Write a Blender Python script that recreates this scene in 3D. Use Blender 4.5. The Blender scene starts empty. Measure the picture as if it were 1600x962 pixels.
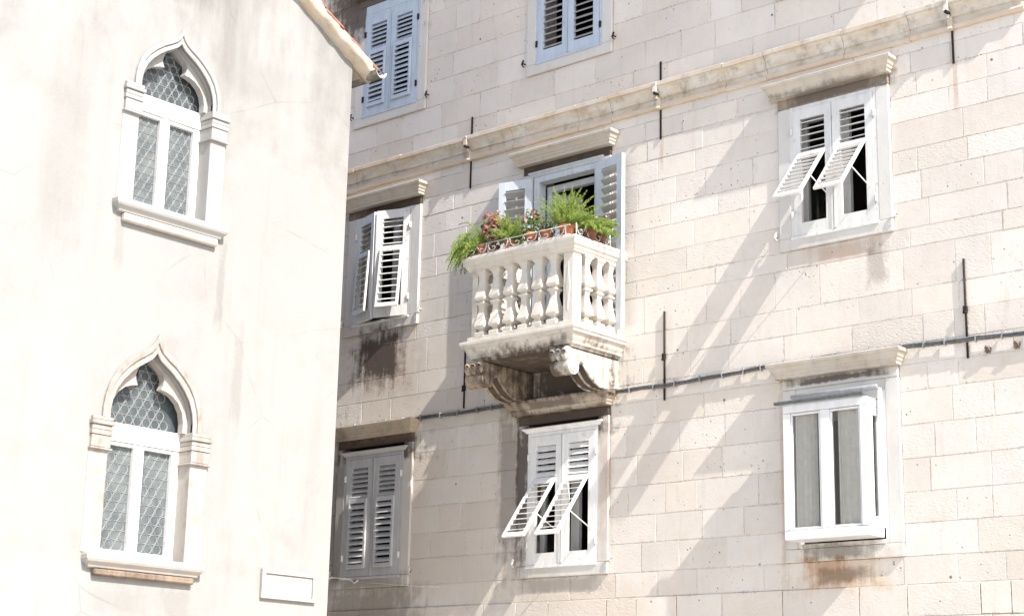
import bpy, bmesh, math, random
from mathutils import Vector, Matrix
from mathutils.geometry import tessellate_polygon
S = bpy.context.scene
C = S.collection
rnd = random.Random(7)
PI = math.pi

# ------------------------------------------------------------------ camera, sky, sun, exposure
cd = bpy.data.cameras.new('camera'); cam = bpy.data.objects.new('camera', cd); C.objects.link(cam)
YAW, PITCH, ROLL, FPX = math.radians(48.595), math.radians(14.156), math.radians(1.255), 2680.76
_f = Vector((-math.cos(YAW) * math.cos(PITCH), math.sin(YAW) * math.cos(PITCH), math.sin(PITCH)))
_r = _f.cross(Vector((0, 0, 1))).normalized(); _u = _r.cross(_f)
_r2 = math.cos(ROLL) * _r + math.sin(ROLL) * _u; _u2 = -math.sin(ROLL) * _r + math.cos(ROLL) * _u
mw = Matrix((_r2, _u2, -_f)).transposed().to_4x4(); mw.translation = Vector((0, -14, 1.6))
cam.matrix_world = mw
cd.sensor_width = 36; cd.lens = FPX / 1600 * 36; cd.clip_start = 0.1; cd.clip_end = 2000
S.camera = cam
SUN_TO = Vector((5.45, -1.0, 5.40)).normalized()
w = bpy.data.worlds.new('World'); S.world = w; w.use_nodes = True
nt = w.node_tree
sky = nt.nodes.new('ShaderNodeTexSky'); sky.sky_type = 'NISHITA'; sky.sun_disc = False
sky.sun_elevation = math.asin(SUN_TO.z); sky.sun_rotation = math.atan2(SUN_TO.x, SUN_TO.y)
sky.air_density = 1.0; sky.dust_density = 1.8; sky.ozone_density = 1.0
bg = nt.nodes['Background']; bg.inputs[1].default_value = 0.108
nt.links.new(sky.outputs[0], bg.inputs[0])
sd = bpy.data.lights.new('sun', 'SUN'); sun = bpy.data.objects.new('sun', sd); C.objects.link(sun)
sd.energy = 3.5; sd.angle = math.radians(0.4); sd.color = (1.0, 0.955, 0.89)
sun.rotation_euler = SUN_TO.to_track_quat('Z', 'Y').to_euler(); sun.location = (20, -10, 30)
S.view_settings.view_transform = 'Standard'; S.view_settings.look = 'None'
S.view_settings.exposure = 1.43; S.view_settings.gamma = 1; S.view_settings.use_curve_mapping = False
S.render.engine = 'CYCLES'
S.cycles.max_bounces = 8; S.cycles.diffuse_bounces = 5; S.cycles.transparent_max_bounces = 12
S.cycles.caustics_reflective = False; S.cycles.caustics_refractive = False

# ------------------------------------------------------------------ node helpers
class NB:
    def __init__(s, name):
        s.m = bpy.data.materials.new(name); s.m.use_nodes = True; s.t = s.m.node_tree
        s.b = s.t.nodes['Principled BSDF']; s.out = s.t.nodes['Material Output']
    def n(s, t, **kw):
        x = s.t.nodes.new(t)
        for k, v in kw.items(): setattr(x, k, v)
        return x
    def put(s, sock, v):
        if hasattr(v, 'is_output') or hasattr(v, 'links'): s.t.links.new(v, sock)
        elif isinstance(v, (tuple, list)) and sock.type == 'RGBA' and len(v) == 3: sock.default_value = (*v, 1)
        else: sock.default_value = v
    def math(s, op, a, b=0.0, c=None, clamp=False):
        x = s.n('ShaderNodeMath', operation=op, use_clamp=clamp)
        s.put(x.inputs[0], a); s.put(x.inputs[1], b)
        if c is not None: s.put(x.inputs[2], c)
        return x.outputs[0]
    def mix(s, f, a, b, mode='MIX'):
        x = s.n('ShaderNodeMix', data_type='RGBA', blend_type=mode)
        s.put(x.inputs[0], f); s.put(x.inputs[6], a); s.put(x.inputs[7], b)
        return x.outputs[2]
    def ramp(s, v, a, b, lo=0.0, hi=1.0):
        x = s.n('ShaderNodeMapRange'); x.clamp = True
        s.put(x.inputs[0], v); s.put(x.inputs[1], a); s.put(x.inputs[2], b); s.put(x.inputs[3], lo); s.put(x.inputs[4], hi)
        return x.outputs[0]
    def pos(s):
        return s.n('ShaderNodeNewGeometry').outputs['Position']
    def scaled(s, v, sc):
        x = s.n('ShaderNodeVectorMath', operation='MULTIPLY'); s.put(x.inputs[0], v); x.inputs[1].default_value = sc
        return x.outputs[0]
    def noise(s, v, scale, detail=4, rough=0.55):
        x = s.n('ShaderNodeTexNoise'); s.put(x.inputs['Vector'], v)
        x.inputs['Scale'].default_value = scale; x.inputs['Detail'].default_value = detail; x.inputs['Roughness'].default_value = rough
        return x.outputs[0]
    def voro(s, v, scale):
        x = s.n('ShaderNodeTexVoronoi'); s.put(x.inputs['Vector'], v); x.inputs['Scale'].default_value = scale
        return x.outputs[0]
    def bump(s, h, strength, dist):
        x = s.n('ShaderNodeBump'); s.put(x.inputs['Strength'], strength); x.inputs['Distance'].default_value = dist
        s.put(x.inputs['Height'], h); s.t.links.new(x.outputs[0], s.b.inputs['Normal'])
    def attr(s, name):
        return s.n('ShaderNodeAttribute', attribute_name=name).outputs
    def fin(s, col, rough=0.85, spec=0.25):
        s.put(s.b.inputs['Base Color'], col); s.put(s.b.inputs['Roughness'], rough)
        s.b.inputs['Specular IOR Level'].default_value = spec
        return s.m

# weather stains that sit on the house front: (cx, cz, half width, half height, strength)
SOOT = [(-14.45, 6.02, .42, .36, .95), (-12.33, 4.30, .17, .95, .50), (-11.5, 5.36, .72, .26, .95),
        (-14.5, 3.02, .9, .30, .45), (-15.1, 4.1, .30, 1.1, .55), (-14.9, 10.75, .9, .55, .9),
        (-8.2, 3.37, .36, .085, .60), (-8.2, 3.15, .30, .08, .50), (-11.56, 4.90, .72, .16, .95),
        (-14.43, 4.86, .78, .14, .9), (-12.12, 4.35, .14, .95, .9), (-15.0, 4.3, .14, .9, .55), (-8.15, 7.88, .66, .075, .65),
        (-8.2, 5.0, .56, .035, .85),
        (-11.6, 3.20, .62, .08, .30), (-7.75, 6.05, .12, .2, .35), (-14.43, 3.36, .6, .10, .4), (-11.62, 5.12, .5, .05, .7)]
RUST = [(-8.38, 3.22, .26, .10, .55), (-8.25, 3.12, .30, .08, .45), (-10.98, 4.2, .09, .75, .30), (-8.1, 6.24, .40, .09, .35), (-8.80, 4.0, .06, .9, .35),
        (-6.87, 7.65, .03, .25, .35), (-10.27, 7.7, .03, .2, .35), (-14.3, 5.9, .5, .4, .25)]

BROWN = [(-8.2, 3.16, .48, .17, .9), (-11, 8.212, 6, .03, .85), (-11, 8.44, 6, .03, .35), (-13.4, 3.9, 1.6, 1.25, .30), (-14.3, 2.6, 2.2, .6, .35), (-13.7, 5.6, .9, .5, .15), (-11.3, 3.0, 1.2, .25, .3), (-15.2, 7.0, .5, 1.4, .3)]
A_GRIME = [(-4.02, 5.72, .05, .45, .55), (-5.2, 5.9, .06, .3, .35), (-4.62, 8.62, .35, .22, .75), (-4.3, 2.72, .22, .16, .45), (-4.9, 2.7, .35, .10, .25), (-5.85, 6.6, .25, 1.0, .30), (-3.75, 4.9, .07, .5, .4), (-4.1, 8.3, .12, .7, .5), (-3.6, 7.9, .4, .25, .25)]
def stains(N, lst, pos, ax=0):
    sep = N.n('ShaderNodeSeparateXYZ'); N.t.links.new(pos, sep.inputs[0])
    wob = N.math('SUBTRACT', N.noise(pos, 6.0, 5, 0.65), 0.5)
    drip = N.math('SUBTRACT', N.noise(N.scaled(pos, (1, 1, .06)), 15.0, 4, 0.65), 0.5)
    jit = N.math('ADD', N.math('MULTIPLY', wob, 1.5), N.math('MULTIPLY', drip, 1.15))
    acc = None
    for cx, cz, hx, hz, st in lst:
        a = N.math('ABSOLUTE', N.math('MULTIPLY_ADD', sep.outputs[ax], 1 / hx, -cx / hx))
        b = N.math('ABSOLUTE', N.math('MULTIPLY_ADD', sep.outputs[2], 1 / hz, -cz / hz))
        d = N.math('ADD', N.math('MAXIMUM', a, b), jit)
        m = N.ramp(d, 1.10, 0.55, 0.0, st)
        acc = m if acc is None else N.math('MAXIMUM', acc, m)
    return acc

def limestone(name, base=(.47, .435, .40), tone_amp=.5, block=False, yellow=0.0, rough_b=1.0, clean=False):
    N = NB(name); p = N.pos()
    big = N.noise(p, 1.1, 4, .6); mid = N.noise(p, 7, 5, .6); fine = N.noise(p, 55, 4, .65); grit = N.noise(p, 170, 2, .6)
    col = N.mix(N.ramp(big, .3, .7), tuple(c * .93 for c in base), tuple(min(1, c * 1.07) for c in base))
    col = N.mix(N.ramp(mid, .52, .72, 0, .35), col, (base[0] * .96, base[1] * .86, base[2] * .74))
    col = N.mix(N.ramp(fine, .58, .75, 0, .28), col, tuple(c * .72 for c in base))
    if yellow:
        yl = N.noise(N.scaled(p, (1, 1, 3)), 3.0, 5, .65)
        col = N.mix(N.ramp(yl, .38, .66, 0, yellow), col, (.46, .355, .235))
        gr = N.noise(N.scaled(p, (1.5, 1, 1)), 5.0, 5, .7)
        col = N.mix(N.ramp(gr, .52, .72, 0, yellow * .9), col, (.20, .175, .15))
    pit = N.math('MAXIMUM', N.ramp(N.voro(p, 26), .06, .16, 1, 0), N.ramp(N.voro(p, 13), .07, .15, 1, 0)); pitw = N.ramp(N.noise(p, 2.3, 3, .6), .55, .70)
    pits = N.math('MULTIPLY', pit, pitw)
    if block:
        tone = N.attr('tone')[2]; rg = N.attr('chisel')[2]
        lo_, di_ = N.n('ShaderNodeSeparateXYZ'), N.n('ShaderNodeSeparateXYZ')
        N.t.links.new(N.attr('loc')[1], lo_.inputs[0]); N.t.links.new(N.attr('dim')[1], di_.inputs[0])
        dd = [lo_.outputs[0], lo_.outputs[1], N.math('SUBTRACT', di_.outputs[0], lo_.outputs[0]), N.math('SUBTRACT', di_.outputs[1], lo_.outputs[1])]
        dist = N.math('MINIMUM', N.math('MINIMUM', dd[0], dd[1]), N.math('MINIMUM', dd[2], dd[3]))
        wear = N.math('MULTIPLY', N.ramp(N.noise(p, 3.2, 5, .7), .40, .72), N.ramp(N.noise(p, 38, 4, .65), .36, .66))
        edge = N.ramp(N.math('SUBTRACT', dist, N.math('MULTIPLY', wear, .040)), -.007, -.003, 1, 0)
        hue = N.n('ShaderNodeTexWhiteNoise', noise_dimensions='1D'); N.t.links.new(tone, hue.inputs['W'])
        col = N.mix(1.0, col, N.mix(tone, (.92, .91, .895), (1.04, 1.04, 1.04)), 'MULTIPLY')
        col = N.mix(N.ramp(hue.outputs[0], .55, 1.0, 0, .30), col, N.mix(1.0, col, (1.03, .965, .87), 'MULTIPLY'))
        col = N.mix(N.math('MULTIPLY', edge, .62), col, (.40, .355, .30))
        pits = N.math('MULTIPLY', pit, N.math('MULTIPLY', N.attr('pitted')[2], N.ramp(N.noise(p, 4, 3, .6), .42, .56)), clamp=True)
        hole = N.math('MAXIMUM', N.ramp(N.voro(p, 3.0), .034, .05, 1, 0), N.ramp(N.voro(p, 6.5), .045, .065, .8, 0)); pits = N.math('MAXIMUM', pits, hole)
    col = N.mix(N.math('MULTIPLY', pits, .85), col, (.13, .095, .07))
    if not clean:
        streak = N.ramp(N.noise(N.scaled(p, (1, 1, .15)), 9, 4, .6), .56, .74, 0, .22)
        col = N.mix(streak, col, (base[0] * .62, base[1] * .58, base[2] * .54))
    col = N.mix(stains(N, BROWN, p), col, (.54, .44, .345))
    col = N.mix(stains(N, RUST, p), col, (.34, .17, .075))
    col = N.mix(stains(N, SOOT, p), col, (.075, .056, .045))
    h = N.math('ADD', N.math('MULTIPLY', fine, .6), N.math('ADD', N.math('MULTIPLY', grit, .35), N.math('MULTIPLY', mid, .9)))
    h = N.math('SUBTRACT', h, N.math('MULTIPLY', pits, 1.3))
    if block:
        chs = N.noise(N.scaled(p, (1.0, 1, 1.9)), 30, 3, .5)
        h = N.math('SUBTRACT', h, N.math('MULTIPLY', edge, .55))
        h = N.math('ADD', h, N.math('MULTIPLY', chs, N.math('MULTIPLY', rg, 1.5)))
    N.bump(h, .32 * rough_b, .012)
    return N.fin(col, .9, .15)

def plaster(name, base):
    N = NB(name); p = N.pos()
    big = N.noise(p, .55, 5, .62); mid = N.noise(p, 3.0, 5, .6); fine = N.noise(p, 40, 4, .6)
    col = N.mix(N.ramp(big, .35, .65), tuple(c * .92 for c in base), base)
    col = N.mix(N.ramp(mid, .5, .75, 0, .30), col, (base[0] * .90, base[1] * .82, base[2] * .74))
    # grey weathering that runs down from the gable top
    sep = N.n('ShaderNodeSeparateXYZ'); N.t.links.new(p, sep.inputs[0])
    hgt = N.ramp(N.math('ADD', sep.outputs[2], N.math('MULTIPLY', N.math('SUBTRACT', mid, .5), 3.0)), 6.9, 8.8)
    rn = N.noise(N.scaled(p, (1, 1, .22)), 1.7, 5, .65)
    col = N.mix(N.math('MULTIPLY', hgt, N.ramp(rn, .40, .68, 0, .75)), col, (.135, .13, .126))
    blot = N.math('MULTIPLY', N.ramp(N.noise(p, .8, 6, .68), .47, .66), N.ramp(mid, .40, .62))
    col = N.mix(N.math('MULTIPLY', blot, .26), col, (.17, .163, .155))
    cr = N.n('ShaderNodeTexVoronoi', feature='DISTANCE_TO_EDGE'); N.put(cr.inputs['Vector'], N.mix(.18, p, N.n('ShaderNodeTexNoise').outputs[1])); cr.inputs['Scale'].default_value = .9
    crk = N.math('MULTIPLY', N.ramp(cr.outputs[0], .0, .007, 1, 0), N.ramp(N.noise(p, 1.3, 3, .6), .50, .62))
    col = N.mix(N.math('MULTIPLY', crk, .30), col, (.12, .11, .10))
    col = N.mix(N.math('MULTIPLY', stains(N, A_GRIME, p, 1), .65), col, (.145, .132, .12))
    strk = N.ramp(N.noise(N.scaled(p, (1, 1, .07)), 4.2, 4, .6), .56, .72, 0, .2)
    col = N.mix(strk, col, (.165, .158, .15))
    N.bump(N.math('ADD', N.math('MULTIPLY', mid, 1.5), fine), .25, .012)
    return N.fin(col, .92, .12)

def paint(name, base, wear=.25, wearcol=(.42, .36, .30), rough=.55):
    N = NB(name); p = N.n('ShaderNodeTexCoord').outputs['Object']
    g = N.pos()
    a = N.noise(N.scaled(g, (1, 1, .25)), 14, 4, .65); b = N.noise(g, 60, 3, .6)
    col = N.mix(N.ramp(a, .35, .7), base, tuple(c * .84 for c in base))
    col = N.mix(N.math('MULTIPLY', N.ramp(N.noise(g, 9, 5, .7), .60, .68), wear * 2.2, clamp=True), col, wearcol)
    N.bump(N.math('ADD', a, N.math('MULTIPLY', b, .4)), .12, .004)
    return N.fin(col, rough, .35)

def plain(name, base, rough=.6, metal=0.0, amp=.25, scale=25):
    N = NB(name); g = N.pos(); a = N.noise(g, scale, 4, .6)
    N.b.inputs['Metallic'].default_value = metal
    N.bump(a, .15, .004)
    return N.fin(N.mix(N.ramp(a, .35, .68), tuple(c * (1 - amp) for c in base), tuple(min(1, c * (1 + amp)) for c in base)), rough, .3)

M = {}
M['wall'] = limestone('limestone_ashlar', (.63, .585, .54), block=True)
M['mortar'] = limestone('lime_mortar', (.60, .555, .505))
M['trim'] = limestone('limestone_trim', (.56, .54, .51), rough_b=.8)
M['string'] = limestone('weathered_limestone_moulding', (.60, .565, .515), yellow=.72, rough_b=.8)
M['hood'] = limestone('hood_stone', (.49, .45, .40), yellow=.40, rough_b=.7)
M['hood_dark'] = limestone('hood_stone_dirty', (.40, .355, .305), yellow=.6, rough_b=.8)
M['balcony'] = limestone('balcony_limestone', (.60, .57, .525), yellow=.30, rough_b=.8)
M['soffit'] = limestone('dark_soffit_stone', (.15, .118, .09), yellow=.4, rough_b=.8)  # darker brown tone for the balcony underside
M['corbel_dark'] = limestone('dark_corbel_stone', (.36, .30, .235), yellow=.8, rough_b=.8)  # darker, browner tone, used on the left corbel only
M['plaster'] = plaster('cream_plaster', (.290, .286, .277))
M['gothic'] = limestone('pale_dressed_stone', (.32, .315, .305), rough_b=.5, clean=True)
M['soot_shade'] = limestone('soot_and_shade_stone', (.062, .049, .039), yellow=.12)  # soot plus the shade under hoods and corbels, both put into the colour
M['grime_shade'] = limestone('grime_and_shade_head_stone', (.27, .235, .20), yellow=.3)  # grime and the hood's shade together, painted into the head stone
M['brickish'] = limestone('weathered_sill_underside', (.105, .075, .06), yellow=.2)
M['white'] = paint('white_painted_timber', (.76, .75, .735), .25)
M['white_old'] = paint('flaking_white_paint', (.65, .645, .63), .5)
M['grey_old'] = paint('grey_white_shutter_paint', (.47, .465, .465), .30)
M['blue'] = paint('pale_blue_paint', (.455, .52, .60), .22, (.34, .30, .27))
M['bluegrey'] = paint('blue_grey_paint', (.53, .565, .60), .22, (.36, .33, .30))
M['slat_grey'] = paint('bare_grey_slats', (.36, .345, .33), .15)
M['pvc'] = paint('white_window_frame', (.70, .70, .70), .03, rough=.35)
M['iron'] = plain('dark_iron', (.035, .022, .018), .7, .4)
M['wire_white'] = plain('weathered_white_ironwork', (.62, .61, .58), .5)
M['cable'] = plain('grey_cable_sheath', (.24, .235, .23), .55, 0, .4, 40)
M['cable_dark'] = plain('black_cable_sheath', (.10, .10, .10), .5, 0, .4, 40)
M['cable_white'] = plain('white_cord', (.72, .68, .62), .6)
M['zinc'] = plain('dark_zinc', (.13, .115, .10), .5, .5)
M['zinc_in'] = plain('pale_zinc', (.55, .50, .48), .6)
M['tile'] = plain('clay_roof_tile', (.42, .17, .10), .85, 0, .35, 8)
M['mortar_white'] = limestone('whitewashed_verge', (.44, .395, .335), yellow=.7, clean=True)
M['terracotta'] = plain('terracotta', (.46, .17, .085), .8, 0, .2, 14)
M['pot_dark'] = plain('brown_clay', (.20, .085, .06), .8, 0, .2, 14)
M['soil'] = plain('soil', (.05, .035, .025), .95)
M['room'] = plain('dim_room_plaster', (.16, .145, .13), .9, 0, .1, 2)
M['grey_metal'] = plain('dull_grey_aluminium', (.30, .31, .32), .45, .3, .15)
M['dark_metal'] = plain('dark_green_grey_bar', (.10, .11, .11), .5, .2)
M['paving'] = limestone('stone_paving', (.56, .53, .48), clean=True)
M['lead'] = plain('pale_leading', (.22, .225, .22), .45, 0, .15)

def glass_mat(name, tint=(.95, .945, .925), refl=.035):
    N = NB(name); N.t.nodes.remove(N.b)
    tr = N.n('ShaderNodeBsdfTransparent'); tr.inputs[0].default_value = (*tint, 1)
    gl = N.n('ShaderNodeBsdfGlossy'); gl.inputs['Roughness'].default_value = .02
    lw = N.n('ShaderNodeLayerWeight'); lw.inputs[0].default_value = .18
    f = N.ramp(lw.outputs['Fresnel'], 0, 1, refl, 1.0)
    mx = N.n('ShaderNodeMixShader'); N.t.links.new(f, mx.inputs[0]); N.t.links.new(tr.outputs[0], mx.inputs[1]); N.t.links.new(gl.outputs[0], mx.inputs[2])
    N.t.links.new(mx.outputs[0], N.out.inputs[0])
    return N.m
M['glass'] = glass_mat('window_glass')

def bottle_glass(name, c1, c2):
    N = NB(name); g = N.pos()
    a = N.noise(g, 6, 4, .6)
    col = N.mix(N.ramp(a, .35, .65), c1, c2)
    N.bump(N.noise(g, 30, 3, .5), .35, .01)
    return N.fin(col, .22, .5)
M['bottle'] = bottle_glass('bottle_glass', (.075, .09, .098), (.135, .15, .155)); M['bottle_shaded'] = bottle_glass('shaded_bottle_glass', (.04, .05, .056), (.075, .09, .098))  # second, darker copy paints the arch's shade into the upper pane

def leaf_mat(name, c1, c2, trans=.35):
    N = NB(name); g = N.pos(); a = N.noise(g, 18, 3, .6)
    col = N.mix(N.ramp(a, .35, .65), c1, c2)
    N.fin(col, .55, .3)
    tl = N.n('ShaderNodeBsdfTranslucent'); N.put(tl.inputs[0], col)
    mx = N.n('ShaderNodeMixShader'); mx.inputs[0].default_value = trans
    N.t.links.new(N.b.outputs[0], mx.inputs[1]); N.t.links.new(tl.outputs[0], mx.inputs[2]); N.t.links.new(mx.outputs[0], N.out.inputs[0])
    return N.m
M['fern'] = leaf_mat('fern_green', (.26, .36, .07), (.45, .54, .18), .5)
M['fern2'] = leaf_mat('fern_deep_green', (.14, .25, .035), (.28, .42, .07), .5)
M['redleaf'] = leaf_mat('red_brown_leaf', (.30, .07, .05), (.46, .20, .15))
M['green'] = leaf_mat('dark_green_leaf', (.03, .07, .02), (.07, .13, .035))
M['petal'] = leaf_mat('orange_red_petal', (.60, .10, .05), (.72, .25, .16))
M['pink'] = leaf_mat('pale_pink_petal', (.68, .42, .38), (.75, .55, .50))
M['curtain'] = leaf_mat('sheer_curtain', (.78, .765, .73), (.86, .85, .83), .15)

# ------------------------------------------------------------------ mesh helpers
class MB:
    def __init__(s): s.v, s.f, s.mi, s.sm = [], [], [], []
    def face(s, idx, mi=0, sm=False): s.f.append(tuple(idx)); s.mi.append(mi); s.sm.append(sm)
    def add(s, vs): i = len(s.v); s.v.extend(tuple(v) for v in vs); return i
    def box(s, x0, x1, y0, y1, z0, z1, mi=0, mat=None):
        vs = [(x, y, z) for z in (z0, z1) for y in (y0, y1) for x in (x0, x1)]
        if mat is not None: vs = [mat @ Vector(v) for v in vs]
        i = s.add(vs)
        for q in ((0, 2, 3, 1), (4, 5, 7, 6), (0, 1, 5, 4), (2, 6, 7, 3), (0, 4, 6, 2), (1, 3, 7, 5)): s.face([i + k for k in q], mi)
    def rbox(s, c, size, rx=0, ry=0, rz=0, mi=0):
        m = Matrix.Translation(c) @ Matrix.Rotation(rz, 4, 'Z') @ Matrix.Rotation(ry, 4, 'Y') @ Matrix.Rotation(rx, 4, 'X')
        a, b, d = [q / 2 for q in size]; s.box(-a, a, -b, b, -d, d, mi, m)
    def tube(s, pts, r, n=8, mi=0, cap=True):
        pts = [Vector(p) for p in pts]; rings = []
        for k, p in enumerate(pts):
            t = (pts[min(k + 1, len(pts) - 1)] - pts[max(k - 1, 0)]).normalized()
            a = t.cross(Vector((0, 0, 1)))
            if a.length < .1: a = t.cross(Vector((0, 1, 0)))
            a.normalize(); b = a.cross(t)
            rr = r[k] if isinstance(r, (list, tuple)) else r
            rings.append(s.add([p + rr * (math.cos(2 * PI * j / n) * a + math.sin(2 * PI * j / n) * b) for j in range(n)]))
        for k in range(len(rings) - 1):
            for j in range(n):
                s.face((rings[k] + j, rings[k] + (j + 1) % n, rings[k + 1] + (j + 1) % n, rings[k + 1] + j), mi, True)
        if cap: s.face([rings[0] + j for j in range(n)][::-1], mi); s.face([rings[-1] + j for j in range(n)], mi)
    def lathe(s, prof, n=20, c=(0, 0, 0), mi=0, sq=False, sm=True):
        # prof: (radius, z); sq -> four sided
        if sq: n = 4
        off = PI / 4 if sq else 0; k2 = math.sqrt(2) if sq else 1
        rings = [s.add([(c[0] + r * k2 * math.cos(off + 2 * PI * j / n), c[1] + r * k2 * math.sin(off + 2 * PI * j / n), c[2] + z) for j in range(n)]) for r, z in prof]
        for k in range(len(rings) - 1):
            for j in range(n): s.face((rings[k] + j, rings[k] + (j + 1) % n, rings[k + 1] + (j + 1) % n, rings[k + 1] + j), mi, sm and not sq)
        s.face([rings[0] + j for j in range(n)][::-1], mi); s.face([rings[-1] + j for j in range(n)], mi)
    def prism(s, poly, y0, y1, axis='y', mi=0, holes=()):
        # poly of (a, b): axis y -> (a, y, b); axis x -> (x, a, b)
        P = (lambda a, b, t: (a, t, b)) if axis == 'y' else (lambda a, b, t: (t, a, b))
        loops = [list(poly)] + [list(h) for h in holes]
        tri = tessellate_polygon([[Vector((a, b, 0)) for a, b in L] for L in loops])
        flat = [q for L in loops for q in L]; n = len(flat)
        i0 = s.add([P(a, b, y0) for a, b in flat]); i1 = s.add([P(a, b, y1) for a, b in flat])
        for t in tri: s.face([i0 + k for k in t], mi); s.face([i1 + k for k in t][::-1], mi)
        o = 0
        for L in loops:
            m = len(L)
            for k in range(m): s.face((i0 + o + k, i0 + o + (k + 1) % m, i1 + o + (k + 1) % m, i1 + o + k), mi)
            o += m
    def strip(s, outer, inner, y0, y1, mi=0):
        # solid band between two open outlines with the same number of points, from y0 (front) to y1
        n = len(outer)
        idx = [s.add([(a, y, b) for a, b in L]) for L in (outer, inner) for y in (y0, y1)]
        o0, o1, i0, i1 = idx
        for k in range(n - 1):
            s.face((o0 + k, o0 + k + 1, i0 + k + 1, i0 + k), mi); s.face((o1 + k, i1 + k, i1 + k + 1, o1 + k + 1), mi)
            s.face((o0 + k, o1 + k, o1 + k + 1, o0 + k + 1), mi); s.face((i0 + k, i0 + k + 1, i1 + k + 1, i1 + k), mi)
        for k in (0, n - 1): s.face((o0 + k, i0 + k, i1 + k, o1 + k), mi)
    def hoodsweep(s, x0, x1, prof, mi=0, left=True, right=True, under=None):
        # moulding with mitred returns against the wall plane y=0; prof: (projection, z) from bottom to top
        rows = []
        for d, z in prof:
            pts = [(x0 - (d if left else 0), 0.02, z), (x0 - (d if left else 0), -d, z), (x1 + (d if right else 0), -d, z), (x1 + (d if right else 0), 0.02, z)]
            rows.append(s.add(pts))
        for k in range(len(rows) - 1):
            for j in range(3): s.face((rows[k] + j, rows[k] + j + 1, rows[k + 1] + j + 1, rows[k + 1] + j), mi)
        s.face([rows[0] + j for j in range(4)][::-1], under if under is not None else mi); s.face([rows[-1] + j for j in range(4)], mi)
    def build(s, name, mats, parent=None, loc=None, bevel=0, seg=1, recalc=True, rot=None):
        me = bpy.data.meshes.new(name); me.from_pydata(s.v, [], s.f)
        for m in (mats if isinstance(mats, (list, tuple)) else [mats]): me.materials.append(m)
        me.polygons.foreach_set('material_index', s.mi); me.polygons.foreach_set('use_smooth', s.sm)
        if recalc:
            bm = bmesh.new(); bm.from_mesh(me); bmesh.ops.recalc_face_normals(bm, faces=bm.faces); bm.to_mesh(me); bm.free()
        me.update()
        o = bpy.data.objects.new(name, me); C.objects.link(o)
        if parent: o.parent = parent
        if loc: o.location = loc
        if rot: o.rotation_euler = rot
        if bevel:
            b = o.modifiers.new('bevel', 'BEVEL'); b.width = bevel; b.segments = seg; b.limit_method = 'ANGLE'; b.angle_limit = math.radians(35); b.harden_normals = False
        return o

def empty(name, loc, rz=0):
    o = bpy.data.objects.new(name, None); C.objects.link(o); o.location = loc; o.rotation_euler = (0, 0, rz); o.empty_display_size = .3
    return o
def tag(o, label, cat, group=None):
    o['label'] = label; o['category'] = cat
    if group: o['group'] = group
    return o

# ------------------------------------------------------------------ ground
g = MB(); i = g.add([(-400, -400, 0), (400, -400, 0), (400, 400, 0), (-400, 400, 0)]); g.face((i, i + 1, i + 2, i + 3))
go = g.build('ground', M['paving']); go['kind'] = 'structure'

# ================================================================== HOUSE B (limestone, front on y = 0)
BX = -11.0
house = tag(empty('stone_house', (BX, 0, 0)), 'pale limestone block house with louvred shutters, carved balcony and a moulded string course', 'house')
def inB(o, x=0, y=0, z=0):
    o.parent = house; o.location = (x - BX, y, z); return o

COLS = {'L': -14.43, 'C': -11.56, 'R': -8.18}
OPEN = []   # stone surround rectangles
for cx in COLS.values():
    OPEN.append((cx - .625, cx + .625, 3.285, 5.04)); OPEN.append((cx - .625, cx + .625, 9.02, 10.75))
for k in ('L', 'R'): OPEN.append((COLS[k] - .625, COLS[k] + .625, 6.335, 7.915))
OPEN.append((COLS['C'] - .62, COLS['C'] + .62, 5.75, 7.915))
XL, XR, ZT = -19.0, -5.2, 12.0
CZ = [0, .45, .9, 1.35, 1.75, 2.1, 2.45, 2.75, 3.035, 3.285, 3.58, 3.86, 4.165, 4.475, 4.79, 5.04, 5.23, 5.49, 5.75, 6.15, 6.335, 6.6, 6.88, 7.11, 7.40, 7.64, 7.87, 8.08, 8.30, 8.50, 8.71, 9.02, 9.34, 9.64, 9.93, 10.25, 10.5, 10.75, 11.05, 11.4, 11.7, 12.0]
wb = MB(); tone, chis, pitt, locs, dims = [], [], [], [], []
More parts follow.
